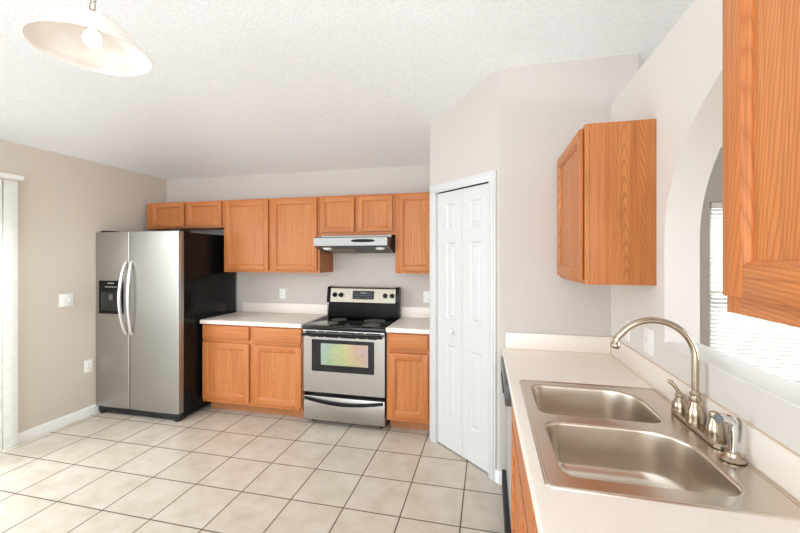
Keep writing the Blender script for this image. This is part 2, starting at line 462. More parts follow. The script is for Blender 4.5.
# window of the next room, with its horizontal blind
wn = structure_root('window_1', (2.55, YB, 0.46), 'window of the next room seen through the arch', 'window')
g = G()
for (a, e, z0, z1) in ((1.845, 1.885, 0.50, 1.96), (3.21, 3.25, 0.50, 1.96), (1.845, 3.25, 0.46, 0.50), (1.845, 3.25, 1.96, 2.0), (1.885, 3.21, 1.21, 1.25)):
    g.box(a, e, YB + 0.05, YB + 0.10, z0, z1, 0.004)
finish('frame', g, M['white'], wn)
g = G(); g.box(1.86, 3.24, YB + 0.07, YB + 0.076, 0.48, 1.98); finish('pane', g, M['glass'], wn)
g = G(); g.box(1.80, 3.30, YB - 0.03, YB + 0.04, 0.435, 0.46, 0.004); finish('sill', g, M['trim'], wn)
bl = thing('horizontal_blind', (2.55, YB, 1.96), 'white horizontal slat blind in the window beyond the arch', 'blind')
g = G(); g.box(1.855, 3.24, YB - 0.012, YB + 0.034, 1.945, 1.995, 0.004); finish('headrail', g, M['white'], bl)
g = G(); n = 42
for k in range(n):
    z = 0.515 + k * (1.93 - 0.515) / (n - 1)
    g.prism([(-0.019, -0.0082), (-0.019, -0.0094), (0.0, 0.0008), (0.019, 0.007), (0.019, 0.0082), (0.0, 0.002)], 1.86, 3.235, lambda a, c, t, z=z: (t, YB + 0.011 + a, z + c))
for x in (2.05, 2.55, 3.05): g.tube([(x, YB - 0.009, 0.50), (x, YB - 0.009, 1.95)], 0.0012, 6)
finish('slats', g, M['vane'], bl)
g = G(); g.box(1.86, 3.235, YB, YB + 0.024, 0.475, 0.49, 0.003); finish('bottom_rail', g, M['white'], bl)
g = G(); g.box(-9, 9, YB + 0.3, YB + 8, -0.15, -0.05)
struct('ground_outside', g, M['concrete'], 'pale ground outside the window beyond the arch', 'ground')

# patio door in the left wall and its vertical blind
pd = structure_root('door_2', (XL - 0.07, 1.22, 0), 'white framed sliding patio door at the left edge', 'door')
g = G()
for (a, e, z0, z1) in ((0.25, 0.31, 0.05, 2.02), (2.14, 2.2, 0.05, 2.02), (1.19, 1.26, 0.05, 2.02), (0.25, 2.2, 2.02, 2.08), (0.25, 2.2, 0, 0.05)):
    g.box(XL - 0.11, XL - 0.03, a, e, z0, z1, 0.004)
finish('frame', g, M['white'], pd)
g = G(); g.box(XL - 0.075, XL - 0.069, 0.3, 2.15, 0.05, 2.03); finish('pane', g, M['glass'], pd)
vb = thing('vertical_blind', (XL + 0.08, 2.2, 2.15), 'white vertical blind drawn aside at the patio door', 'blind')
g = G(); g.box(XL + 0.001, XL + 0.135, 0.2, 2.25, 2.135, 2.172, 0.005); finish('headrail', g, M['white'], vb)
def vane(yc, ang):
    g = G(); c, s = math.cos(ang), math.sin(ang); pts = []
    for k in range(9):
        q = -0.0445 + 0.089 * k / 8; pts.append((q, 0.005 * (1 - (q / 0.0445) ** 2)))
    poly = pts + [(a, e - 0.0012) for a, e in reversed(pts)]
    g.prism(poly, 0.03, 2.13, lambda a, e, t: (XL + 0.085 + s * a + c * e, yc + c * a - s * e, t))
    g.box(XL + 0.075, XL + 0.095, yc - 0.008, yc + 0.008, 2.125, 2.14)
    finish('vane', g, M['vane'], vb)
for yc, an in ((2.19, 0.05), (2.085, 0.25), (2.02, 0.9), (1.97, 1.1), (1.93, 1.2), (1.89, 1.25), (1.85, 1.3)): vane(yc, an)

# ------------------------------------------------------------------ cabinets
OAK = [M['oz'], M['ox'], M['oy']]
def door(name, f, s0, s1, z0, z1, parent, ax, th=0.019, st=0.056, gap=0.003):
    """frame-and-panel door; f(s, z, t) places it, t is outward"""
    f0 = f; f = lambda a, c, t: f0(a, c, t + gap)                         # rests on bumpers: thin shadow gap
    g = G(); h = 1 if ax == 'x' else 2
    g.box(s0, s0 + st, z0, z1, 0, th, 0.0035, 0, f); g.box(s1 - st, s1, z0, z1, 0, th, 0.0035, 0, f)
    g.box(s0 + st - 0.001, s1 - st + 0.001, z0, z0 + st, 0, th - 0.0004, 0.003, h, f)
    g.box(s0 + st - 0.001, s1 - st + 0.001, z1 - st, z1, 0, th - 0.0004, 0.003, h, f)
    i0, i1, j0, j1 = s0 + st - 0.001, s1 - st + 0.001, z0 + st - 0.001, z1 - st + 0.001
    lo = []
    for ins, t in ((0, th - 0.003), (0.004, th - 0.005), (0.010, th - 0.010), (0.010, th - 0.016)):
        lo.append([f(i0 + ins, j0 + ins, t), f(i1 - ins, j0 + ins, t), f(i1 - ins, j1 - ins, t), f(i0 + ins, j1 - ins, t)])
    g.loft(lo, 0, cap1=False)
    d = finish(name, g, OAK, parent)
    g = G(); g.box(i0 + 0.004, i1 - 0.004, j0 + 0.004, j1 - 0.004, 0.001, th - 0.0135, 0, 0, f)
    finish('panel', g, M['oz'], d)
    return d
def slabfront(name, f, s0, s1, z0, z1, parent, ax, th=0.019):
    g = G(); g.box(s0, s1, z0, z1, 0.003, th + 0.003, 0.005, 1 if ax == 'x' else 2, f, 3); return finish(name, g, OAK, parent)
f3 = lambda base: base
def carcass(f, s0, s1, z0, z1, dep, parent, ax, stiles, rails, bottom=True, top=True, back=True):
    """side, bottom and top boards plus a face frame"""
    g = G(); h = 1 if ax == 'x' else 2
    g.box(s0, s0 + 0.014, z0, z1, -dep, -0.019, 0, 0, f); g.box(s1 - 0.014, s1, z0, z1, -dep, -0.019, 0, 0, f)
    if bottom: g.box(s0 + 0.014, s1 - 0.014, z0 + 0.008, z0 + 0.02, -dep, -0.019, 0, h, f)
    if top: g.box(s0 + 0.014, s1 - 0.014, z1 - 0.014, z1 - 0.002, -dep, -0.019, 0, h, f)
    if back: g.box(s0 + 0.014, s1 - 0.014, z0 + 0.02, z1 - 0.014, -dep, -dep + 0.008, 0, 0, f)
    finish('body', g, OAK, parent)
    g = G()
    for a, e in stiles: g.box(a, e, z0, z1, -0.019, 0, 0.0015, 0, f)
    for a, e, c, d in rails: g.box(a, e, c, d, -0.019, -0.0003, 0.001, h, f)
    finish('face_frame', g, OAK, parent)

UY = 3.42; UD = YB - UY
def upper(s0, s1, z0, z1, doors, label, midstile=None):
    t = thing('wall_cabinet', ((s0 + s1) / 2, YB, z0), label, 'cabinet', 'oak wall cabinets on the back wall')
    st = [(s0, doors[0][0] + 0.012), (doors[-1][1] - 0.012, s1)]
    for A, B_ in zip(doors, doors[1:]): st.append((A[1] - 0.012, B_[0] + 0.012))
    rl = [(s0 + 0.03, s1 - 0.03, z0, doors[0][2] + 0.015), (s0 + 0.03, s1 - 0.03, doors[0][3] - 0.015, z1)]
    carcass(fy(UY), s0, s1, z0, z1, UD, t, 'x', st, rl)
    for a, e, c, d in doors: door('door', fy(UY), a, e, c, d, t, 'x', st=0.05 if d - c > 0.4 else 0.039)
    return t
upper(-3.683, -2.697, 1.838, 2.122, [(-3.591, -3.176, 1.855, 2.108), (-3.13, -2.715, 1.855, 2.108)], 'short two-door oak wall cabinet above the refrigerator')
upper(-2.695, -1.612, 1.372, 2.122, [(-2.667, -2.168, 1.393, 2.108), (-2.122, -1.634, 1.393, 2.108)], 'tall two-door oak wall cabinet left of the range hood')
upper(-1.610, -0.850, 1.735, 2.122, [(-1.589, -1.249, 1.768, 2.104), (-1.202, -0.870, 1.768, 2.104)], 'short two-door oak wall cabinet above the range hood')
upper(-0.848, -0.482, 1.374, 2.122, [(-0.820, -0.500, 1.395, 2.106)], 'narrow single-door oak wall cabinet between stove and pantry')

# corner wall cabinet on the right wall
t = thing('wall_cabinet', (XR, 2.4, 1.39), 'oak wall cabinet showing its broad side, in the corner by the arch', 'cabinet')
s0, s1, z0, z1 = 1.965, YP - 0.002, 1.392, 2.163
g = G(); f = fx(0.452)
g.box(s0, s0 + 0.016, z0, z1, -(XR - 0.452), -0.0195, 0.001, 0, f); g.box(s1 - 0.016, s1, z0, z1, -(XR - 0.452), -0.019, 0, 0, f)
g.box(s0 + 0.016, s1 - 0.016, z0 + 0.008, z0 + 0.02, -(XR - 0.452), -0.019, 0, 2, f)
g.box(s0 + 0.016, s1 - 0.016, z1 - 0.014, z1 - 0.002, -(XR - 0.452), -0.019, 0, 2, f)
finish('body', g, OAK, t)
g = G()
for a, e in ((s0 - 0.001, s0 + 0.05), (s1 - 0.05, s1)): g.box(a, e, z0, z1, -0.019, 0, 0.0015, 0, f)
for c, d in ((z0, z0 + 0.045), (z1 - 0.045, z1)): g.box(s0 + 0.03, s1 - 0.03, c, d, -0.019, -0.0003, 0.001, 2, f)
finish('face_frame', g, OAK, t)
door('door', f, s0 + 0.022, s1 - 0.03, z0 + 0.018, z1 - 0.016, t, 'y')

# near wall cabinet at the right edge of the photo
t = thing('wall_cabinet', (XR, 0.5, 1.41), 'oak wall cabinet close up at the right edge of the photo', 'cabinet')
s0, s1, z0, z1 = 0.10, 0.895, 1.411, 2.18
f = fx(0.47)
carcass(f, s0, s1, z0, z1, XR - 0.47, t, 'y', [(s0, s0 + 0.04), (s1 - 0.04, s1), (0.46, 0.50)], [(s0, s1, z0, z0 + 0.045), (s0, s1, z1 - 0.045, z1)])
door('door', f, 0.487, 0.868, 1.446, 2.165, t, 'y', th=0.02, st=0.06)
door('door', f, 0.095, 0.473, 1.446, 2.165, t, 'y', th=0.02, st=0.06)

# base cabinets on the back wall
BY = 3.18
def base(s0, s1, cols, label, x=None):
    t = thing('base_cabinet', ((s0 + s1) / 2, YB, 0), label, 'cabinet', 'oak base cabinets along the back wall')
    zt = 0.874
    st = [(s0, cols[0][0] + 0.012), (cols[-1][1] - 0.012, s1)]
    for A, B_ in zip(cols, cols[1:]): st.append((A[1] - 0.012, B_[0] + 0.012))
    rl = [(s0 + 0.03, s1 - 0.03, 0.105, 0.155), (s0 + 0.03, s1 - 0.03, 0.69, 0.74), (s0 + 0.03, s1 - 0.03, 0.85, zt)]
    carcass(fy(BY), s0, s1, 0.105, zt, YB - BY, t, 'x', st, rl)
    for a, e in cols:
        slabfront('drawer', fy(BY), a, e, 0.732, 0.862, t, 'x')
        door('door', fy(BY), a, e, 0.14, 0.697, t, 'x')
    g = G(); g.box(s0 + 0.002, s1 - 0.002, BY + 0.11, BY + 0.125, 0, 0.105); finish('toe_kick', g, M['toe'], t)
    return t
base(-2.745, -1.668, [(-2.735, -2.22), (-2.172, -1.675)], 'two-door oak base cabinet between the refrigerator and the stove')
base(-0.866, -0.482, [(-0.843, -0.499)], 'narrow oak base cabinet between the stove and pantry')

def bevel_counter(g, x0, x1, y0, y1): g.box(x0, x1, y0, y1, 0.875, 0.914, 0.006, 0, None, 3)
for (x0, x1, b0, label) in ((-2.755, -1.668, -2.70, 'cream laminate countertop between refrigerator and stove'), (-0.866, -0.482, -0.866, 'short cream laminate countertop between stove and pantry')):
    t = thing('countertop', ((x0 + x1) / 2, YB, 0.875), label, 'countertop', 'cream countertops on the back wall')
    g = G(); bevel_counter(g, x0, x1, 3.145, YB - 0.001); finish('worktop', g, M['lam'], t)
    g = G(); g.box(b0, x1, YB - 0.021, YB - 0.001, 0.9145, 1.022, 0.003); finish('backsplash', g, M['lam'], t)

# ------------------------------------------------------------------ refrigerator
FX0, FX1, FS, FY = -3.744, -2.776, -3.335, 2.91
t = thing('refrigerator', ((FX0 + FX1) / 2, 3.35, 0), 'stainless side-by-side refrigerator with black sides in the left corner', 'refrigerator')
g = G(); g.box(FX0 + 0.004, FX1, FY + 0.062, 3.715, 0.03, 1.762, 0.006); finish('body', g, M['black'], t)
g = G(); g.box(FX0 + 0.004, FX1 - 0.004, FY + 0.022, FY + 0.09, 0.012, 0.076, 0.006)
for k in range(14): g.box(FX0 + 0.10 + k * 0.055, FX0 + 0.14 + k * 0.055, FY + 0.0195, FY + 0.030, 0.042, 0.052)
for x in (FX0 + 0.05, FX1 - 0.045): g.lathe([(0.03, 0), (0.034, 0.006), (0.034, 0.03), (0.02, 0.04)], (x, FY + 0.045, 0.0), 18)
finish('base_grille', g, M['blackm'], t)
def fdoor(x0, x1, holes):
    g = G(); z0, z1 = 0.078, 1.768
    # gently bowed front, rounded upright edges
    n = 10; front = []
    for k in range(n + 1):
        u = k / n; x = x0 + 0.007 + (x1 - x0 - 0.014) * u; front.append((x, FY - 0.004 * math.sin(PI * u)))
    poly = [(x0, FY + 0.058), (x0, FY + 0.008), (x0 + 0.002, FY + 0.003)] + front + [(x1 - 0.002, FY + 0.003), (x1, FY + 0.008), (x1, FY + 0.058)]
    g.slab([poly], z0, z1, lambda a, e, q: (a, e, q))
    return g
hd = fdoor(FX0, FS - 0.004, None)
dl = finish('freezer_door', hd, M['steelz'], t, 12)
drr = finish('fridge_door', fdoor(FS + 0.004, FX1, None), M['steelz'], t, 12)
g = G(); g.box(FX1 - 0.0002, FX1 + 0.004, FY + 0.02, FY + 0.058, 0.078, 1.768, 0.001); finish('edge_strip', g, M['steelz'], drr)
def fhandle(x, sx, parent, out=0.072):
    z0, z1 = 0.79, 1.485; pts = []; rr = []
    for k in range(25):
        u = k / 24; bow = math.sin(PI * u) ** 0.7
        pts.append((x + sx * 0.026 * bow, FY - 0.004 - out * bow, z0 + (z1 - z0) * u)); rr.append((0.015, 0.012))
    g = G(); g.tube(pts, rr, 14); finish('handle', g, M['silver'], parent)
fhandle(FS - 0.024, -0.5, dl, 0.068); fhandle(FS + 0.030, 0.4, drr, 0.05)
# ice and water dispenser
px0, px1, pz0, pz1 = -3.682, -3.405, 0.98, 1.30
g = G(); f = fy(FY - 0.004)
g.slab([[(px0, pz0), (px1, pz0), (px1, pz1), (px0, pz1)], [(px0 + 0.022, pz0 + 0.03), (px1 - 0.03, pz0 + 0.03), (px1 - 0.03, 1.195), (px0 + 0.022, 1.195)]], -0.008, 0.012, f)
disp = finish('dispenser', g, M['black'], dl)
g = G(); a, e, c, d = px0 + 0.022, px1 - 0.03, pz0 + 0.03, 1.195
g.loft([[f(a, c, 0.009), f(e, c, 0.009), f(e, d, 0.009), f(a, d, 0.009)], [f(a + 0.012, c + 0.012, 0.001), f(e - 0.012, c + 0.012, 0.001), f(e - 0.012, d - 0.006, 0.001), f(a + 0.012, d - 0.006, 0.001)]])
finish('recess', g, M['blackm'], disp)
g = G(); g.box((a + e) / 2 - 0.02, (a + e) / 2 + 0.03, 1.11, 1.17, 0.002, 0.010, 0.004, 0, f); finish('paddle', g, M['dgrey'], disp)
g = G()
for k in range(7):
    g = G(); g.box(px0 + 0.075 + k * 0.021, px0 + 0.087 + k * 0.021, 1.236, 1.243, 0.012, 0.0128, 0, 0, f); finish('button', g, M['mark'], disp)
for k in range(6):
    g = G(); g.box(px0 + 0.11 + k * 0.012, px0 + 0.119 + k * 0.012, 1.272, 1.279, 0.012, 0.0128, 0, 0, f); finish('letter', g, M['mark'], disp)
g = G()
for x in (FX0 + 0.07, FX1 - 0.06):
    g = G(); g.box(x - 0.05, x + 0.05, FY + 0.03, FY + 0.16, 1.7625, 1.786, 0.006); finish('hinge_cover', g, M['blackm'], t)

# ------------------------------------------------------------------ stove
SX0, SX1, SY = -1.656, -0.876, 3.165
t = thing('stove', ((SX0 + SX1) / 2, 3.45, 0), 'stainless electric range with black glass cooktop under the hood', 'stove')
g = G(); g.box(SX0, SX1, SY + 0.042, YB - 0.03, 0.035, 0.868, 0.003)
for x in (SX0 + 0.06, SX1 - 0.06):
    for y in (SY + 0.09, YB - 0.09): g.lathe([(0.018, 0.0), (0.018, 0.036)], (x, y, 0), 14)
finish('body', g, M['black'], t)
g = G(); g.box(SX0 - 0.004, SX1 + 0.004, SY - 0.008, YB - 0.095, 0.869, 0.902, 0.006, 0, None, 3); ct = finish('cooktop', g, M['gblack'], t)
g = G()
for (x, y, r) in ((-1.49, 3.32, 0.105), (-1.05, 3.32, 0.085), (-1.46, 3.54, 0.08), (-1.09, 3.545, 0.105), (-1.27, 3.28, 0.022)):
    g = G(); g.lathe([(r, 0.9021), (r, 0.9026)], (x, y, 0), 40); finish('burner_ring', g, M['burner'], ct)
# oven door
od = None
f = fy(SY)
g = G(); g.slab([[(SX0 + 0.004, 0.30), (SX1 - 0.004, 0.30), (SX1 - 0.004, 0.862), (SX0 + 0.004, 0.862)]], -0.04, 0.0, f)
g.box(SX0 + 0.004, SX1 - 0.004, 0.845, 0.865, -0.002, 0.010, 0.003, 0, f)
od = finish('oven_door', g, M['steel'], t)
g = G(); ox0, ox1, oz0, oz1 = -1.568, -0.976, 0.493, 0.780; wx0, wx1, wz0, wz1 = -1.480, -1.030, 0.552, 0.748
g.slab([rrect(ox0, ox1, oz0, oz1, 0.008, 3), [(wx0, wz0), (wx1, wz0), (wx1, wz1), (wx0, wz1)]], 0.0005, 0.006, f); finish('window_surround', g, M['gblack'], od)
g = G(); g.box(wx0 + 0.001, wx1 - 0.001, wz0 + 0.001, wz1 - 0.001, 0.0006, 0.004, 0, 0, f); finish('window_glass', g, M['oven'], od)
g = G()
rng = random.Random(3)
for zc, cuts in ((0.853, (0.0, 0.17, 0.27, 0.47, 0.67, 0.78, 0.98)), (0.805, (0.05, 0.16, 0.26, 0.45, 0.68, 0.79, 0.93))):
    for a, e in zip(cuts, cuts[1:]):
        w = SX1 - SX0 - 0.03; g = G(); g.box(SX0 + 0.015 + a * w + 0.012, SX0 + 0.015 + e * w - 0.008, zc - 0.005, zc + 0.005, 0.0, 0.0104 if zc > 0.84 else 0.001, 0, 0, f); finish('vent_slot', g, M['dark'], od)
g = G()
for x in (SX0 + 0.045, SX1 - 0.045): g.box(x - 0.016, x + 0.016, 0.818, 0.842, -0.001, 0.045, 0.004, 0, f)
g.box(SX0 + 0.012, SX1 - 0.012, 0.817, 0.842, 0.034, 0.058, 0.009, 0, f, 3); finish('handle', g, M['black'], od)
# storage drawer
g = G(); g.box(SX0 + 0.004, SX1 - 0.004, 0.045, 0.262, -0.04, 0.0, 0.004, 0, f); dw_ = finish('drawer', g, M['steel'], t)
g = G(); pts = []; rr = []
for k in range(25):
    u = k / 24; pts.append((SX0 + 0.018 + (SX1 - SX0 - 0.036) * u, SY - 0.006 - 0.022 * math.sin(PI * u) ** 0.6, 0.245 - 0.034 * math.sin(PI * u)))
    rr.append((0.013, 0.012))
g.tube(pts, rr, 12); finish('handle', g, M['black'], dw_)
# backguard with controls
g = G()
prof = [(YB - 0.032, 0.90), (3.655, 0.90), (3.648, 0.925), (3.675, 1.05), (3.672, 1.062), (3.672, 1.20), (YB - 0.032, 1.20)]
g.prism(prof, SX0 + 0.028, SX1 + 0.004, lambda a, e, q: (q, a, e)); bgd = finish('backguard', g, M['black'], t)
g = G(); prof = [(YB - 0.03, 1.060), (3.630, 1.060), (3.628, 1.066), (3.650, 1.205), (3.665, 1.222), (YB - 0.03, 1.222)]
for a, e in ((SX0 + 0.024, SX0 + 0.061), (SX1 - 0.025, SX1 + 0.008)):
    g = G(); g.prism(prof, a, e, lambda p, q, s: (s, p, q)); finish('end_cap', g, M['black'], bgd)
g = G(); prof = [(YB - 0.033, 1.063), (3.634, 1.063), (3.632, 1.067), (3.653, 1.203), (3.667, 1.217), (YB - 0.033, 1.217)]
g.prism(prof, SX0 + 0.061, SX1 - 0.025, lambda p, q, s: (s, p, q)); cp = finish('control_panel', g, M['panel'], bgd)
ang = math.atan2(0.021, 0.136)
fp = lambda s, z, t: (s, 3.632 + (z - 1.067) * 0.1544 - t, z)
g = G(); g.slab([rrect(-1.353, -1.124, 1.098, 1.184, 0.012, 4)], -0.002, 0.003, fp); dpy = finish('display', g, M['gblack'], bgd)
g = G()
for r_ in range(3):
    for k in range(9):
        if r_ == 0 and 3 <= k <= 5: continue
        g = G(); g.box(-1.335 + k * 0.0215, -1.324 + k * 0.0215, 1.112 + r_ * 0.022, 1.117 + r_ * 0.022, 0.003, 0.0036, 0, 0, fp); finish('touch_key', g, M['grey'], bgd)
g = G(); g.box(-1.27, -1.205, 1.153, 1.171, 0.003, 0.0034, 0, 0, fp); finish('clock_window', g, M['grey'], bgd)
for x in (-1.547, -1.478, -1.008, -0.936):
    g = G()
    g.lathe([(0.024, 0.0), (0.024, 0.006), (0.020, 0.010), (0.019, 0.026), (0.016, 0.029)], seg=24, f=lambda a, e, q, x=x: (x + a, 3.632 + (1.139 - 1.067) * 0.1544 - q, 1.139 + e))
    g.box(x - 0.004, x + 0.004, 1.121, 1.157, 0.026, 0.034, 0.002, 0, fp); finish('knob', g, M['black'], bgd)

# ------------------------------------------------------------------ range hood
hx0, hx1, hy = -1.598, -0.885, 3.26
t = thing('range_hood', ((hx0 + hx1) / 2, YB, 1.62), 'slim stainless range hood under the short cabinet above the stove', 'range hood')
g = G(); prof = [(YB - 0.002, 1.734), (3.415, 1.734), (3.415, 1.713), (hy + 0.008, 1.713), (hy, 1.704), (hy, 1.632), (hy + 0.012, 1.624), (hy + 0.035, 1.622), (3.50, 1.566), (YB - 0.002, 1.566)]
g.prism(prof, hx0, hx1, lambda p, q, s: (s, p, q)); hb = finish('canopy', g, M['hood'], t)
g = G(); g.slab([[(hx0 + 0.485 + 0.115 * math.copysign(abs(math.cos(q)) ** 0.6, math.cos(q)), 1.676 + 0.014 * math.sin(q)) for q in [2 * PI * k / 32 for k in range(32)]]], -0.001, 0.004, fy(hy)); finish('control_slot', g, M['black'], hb)
sl = (1.566 - 1.622) / (3.50 - hy - 0.035)
fu = lambda s, y, t: (s, y, 1.622 + (y - hy - 0.035) * sl - t)
g = G(); g.box(hx0 + 0.02, hx1 - 0.02, hy + 0.05, 3.49, 0.0005, 0.003, 0, 0, fu); up_ = finish('underside_plate', g, M['underside'], hb)
g = G(); g.box(hx0 + 0.10, hx0 + 0.36, 3.37, 3.48, 0.003, 0.008, 0.002, 0, fu); finish('filter', g, M['filt'], hb)
for x in (hx0 + 0.105, hx1 - 0.085):
    g = G(); g.lathe([(0.045, 0.0), (0.043, 0.008), (0.03, 0.014), (0.006, 0.017)], seg=24, f=lambda a, e, q, x=x: fu(x + a, hy + 0.075 + e * 0.55, q)); finish('lamp_lens', g, M['lens'], hb)

# ------------------------------------------------------------------ right counter run
CX0, CZ = 0.109, 0.914
t = thing('countertop', (0.42, 1.1, 0.875), 'long cream laminate countertop holding the double sink', 'countertop')
g = G(); NY = -0.45
outer = [(CX0 + 0.006, NY), (XR - 0.001, NY), (XR - 0.001, YP - 0.001), (CX0 + 0.006, YP - 0.001)]
hole = rrect(0.168, 0.712, 1.088, 1.922, 0.04, 5)
CS = lambda y: -0.0131 * (y - 1.2)                                       # front edge runs slightly out of square
outer = [(a + (CS(e) if a < 0.3 else 0), e) for a, e in outer]
g.slab([outer, hole], 0.876, CZ, lambda a, e, q: (a, e, q))
g.prism([(CX0 + 0.0065, 0.874), (CX0 + 0.0065, CZ), (CX0 + 0.002, CZ - 0.0015), (CX0, CZ - 0.006), (CX0, 0.879), (CX0 + 0.002, 0.8755)], NY, YP - 0.001, lambda a, c, q: (a + CS(q), q, c))
wt = finish('worktop', g, M['lam'], t)
g = G()
g.box(XR - 0.008, XR - 0.001, NY, YP - 0.001, CZ + 0.0005, 1.026, 0.003); g.box(CX0 + 0.004, XR - 0.008, YP - 0.02, YP - 0.001, CZ + 0.0005, 1.021, 0.003)
bs = finish('backsplash', g, M['lam'], t)
g = G(); g.box(XR - 0.0085, XR - 0.0005, NY, YP - 0.02, 1.0262, 1.0292); g.box(CX0 + 0.004, XR - 0.009, YP - 0.0225, YP - 0.020, CZ + 0.0002, CZ + 0.003)
g.box(XR - 0.0095, XR - 0.008, NY, YP - 0.02, CZ + 0.0002, CZ + 0.003)
finish('seam', g, M['lamedge'], bs)

# dishwasher
t = thing('dishwasher', (0.4, 2.3, 0), 'dishwasher under the counter next to the pantry wall', 'dishwasher')
d0, d1 = 2.005, 2.603
g = G(); g.box(0.142, XR - 0.03, d0, d1, 0.03, 0.868); finish('body', g, M['blackm'], t)
f = fx(0.142)
g = G(); g.box(d0 + 0.002, d1 - 0.002, 0.118, 0.752, 0, 0.030, 0.006, 0, f); dd_ = finish('door', g, M['dw'], t)
g = G(); g.box(d0 + 0.002, d1 - 0.002, 0.756, 0.866, 0, 0.060, 0.006, 0, f); cpn = finish('control_panel', g, M['dgrey'], t)
g = G(); g.box(d0 + 0.14, d1 - 0.14, 0.775, 0.80, 0.058, 0.066, 0.003, 0, f); finish('latch', g, M['blackm'], cpn)
g = G(); g.box(d0 + 0.004, d1 - 0.004, 0.002, 0.112, 0.0, 0.056, 0.002, 0, f); finish('toe_panel', g, M['blackm'], t)

def rbase(s0, s1, cols, label, drawers):
    t = thing('base_cabinet', (XR, (s0 + s1) / 2, 0), label, 'cabinet', 'oak base cabinets under the sink counter')
    f = fx(0.133); zt = 0.872
    st = [(s0, cols[0][0] + 0.012), (cols[-1][1] - 0.012, s1)]
    for A, B_ in zip(cols, cols[1:]): st.append((A[1] - 0.012, B_[0] + 0.012))
    rl = [(s0 + 0.03, s1 - 0.03, 0.105, 0.155), (s0 + 0.03, s1 - 0.03, 0.69, 0.74), (s0 + 0.03, s1 - 0.03, 0.85, zt)]
    carcass(f, s0, s1, 0.105, zt, XR - 0.133, t, 'y', st, rl, top=False)
    for a, e in cols:
        slabfront(drawers, f, a, e, 0.732, 0.862, t, 'y'); door('door', f, a, e, 0.14, 0.697, t, 'y')
    g = G(); g.box(0.133 + 0.06, 0.133 + 0.075, s0 + 0.002, s1 - 0.002, 0, 0.105); finish('toe_kick', g, M['toe'], t)
rbase(1.03, 1.998, [(1.525, 1.975), (1.045, 1.495)], 'two-door oak base cabinet below the double sink', 'false_drawer')
rbase(0.42, 1.026, [(0.44, 1.005)], 'oak base cabinet nearest the camera under the sink counter', 'drawer')

# double sink
t = thing('kitchen_sink', (0.44, 1.505, CZ), 'stainless double bowl sink set into the cream countertop', 'sink')
sx0, sx1, sy0, sy1 = 0.146, 0.7435, 1.055, 1.955
bowls = [rrect(0.192, 0.632, 1.550, 1.895, [0.13, 0.06, 0.05, 0.06], 10), rrect(0.200, 0.645, 1.122, 1.482, [0.14, 0.06, 0.05, 0.06], 10)]
def inset(L, d):
    cx = sum(p[0] for p in L) / len(L); cy = sum(p[1] for p in L) / len(L)
    hx = max(abs(p[0] - cx) for p in L); hy_ = max(abs(p[1] - cy) for p in L)
    return [(cx + (p[0] - cx) * (1 - d / hx), cy + (p[1] - cy) * (1 - d / hy_)) for p in L]
g = G(); zt = CZ + 0.006
ou = rrect(sx0, sx1, sy0, sy1, 0.022, 6)
g.loft([[(x, y, CZ + 0.0003) for x, y in ou], [(x, y, zt - 0.002) for x, y in inset(ou, 0.0015)], [(x, y, zt) for x, y in inset(ou, 0.004)],
        [(x, y, zt) for x, y in inset(ou, 0.009)], [(x, y, zt - 0.0022) for x, y in inset(ou, 0.0125)]], cap1=False)
b = bmesh.new(); ed = []
for Lp in [inset(ou, 0.0125)] + [inset(q, -0.006) for q in bowls]:
    vs = [b.verts.new((x, y, zt - 0.0022)) for x, y in Lp]; ed += [b.edges.new((vs[i], vs[(i + 1) % len(vs)])) for i in range(len(vs))]
bmesh.ops.triangle_fill(b, edges=ed, use_beauty=True, normal=(0, 0, 1))
g._merge(b, 0, None)
finish('rim', g, M['sink'], t, 50)
for Lp in bowls:
    g = G(); lo = []
    for d, z in ((-0.006, -0.0022), (-0.003, -0.0026), (-0.001, -0.004), (0.001, -0.008), (0.002, -0.013), (0.010, -0.10), (0.014, -0.135), (0.022, -0.155), (0.036, -0.168), (0.055, -0.174), (0.10, -0.178), (0.13, -0.180)):
        lo.append([(x, y, zt + z) for x, y in inset(Lp, d)])
    g.loft(lo); bo = finish('basin', g, M['sink'], t, 60)
    cx = sum(p[0] for p in Lp) / len(Lp); cy = sum(p[1] for p in Lp) / len(Lp)
    g = G(); g.lathe([(0.0005, -0.004), (0.03, -0.004), (0.034, 0.001), (0.044, 0.003), (0.048, 0.0)], (cx, cy, zt - 0.1795), 28, cap=False); finish('drain', g, M['chrome'], bo)

# faucet
fz = zt + 0.0003
fxx = 0.683
FXC = 0.717
t = thing('faucet', (FXC, 1.548, fz), 'brushed nickel gooseneck faucet with two lever handles behind the sink', 'faucet')
g = G(); pl = rrect(FXC - 0.025, FXC + 0.025, 1.375, 1.69, 0.024, 8)
g.loft([[(x, y, fz) for x, y in pl], [(x, y, fz + 0.009) for x, y in pl], [(x, y, fz + 0.014) for x, y in inset(pl, 0.005)]], cap0=True)
finish('base_plate', g, M['nickel'], t)
BELL = [(0.027, 0.0), (0.028, 0.006), (0.0265, 0.012), (0.027, 0.02), (0.0255, 0.04), (0.021, 0.058), (0.0165, 0.07), (0.0145, 0.078), (0.0185, 0.083), (0.019, 0.088), (0.015, 0.094)]
g = G(); g.lathe([(r * 1.04, h * 0.97) for r, h in BELL] + [(0.0145, 0.097), (0.0175, 0.101), (0.0175, 0.106), (0.0125, 0.111), (0.0115, 0.115)], (FXC, 1.548, fz + 0.012), 28); finish('spout_base', g, M['nickel'], t)
R = 0.125; zc = 1.165; pts = [(FXC, 1.548, fz + 0.13), (FXC, 1.548, zc - 0.02)]
for k in range(0, 27):
    a = math.radians(k * 146 / 26); pts.append((FXC - R + R * math.cos(a), 1.548 + 0.025 * k / 26, zc + R * math.sin(a)))
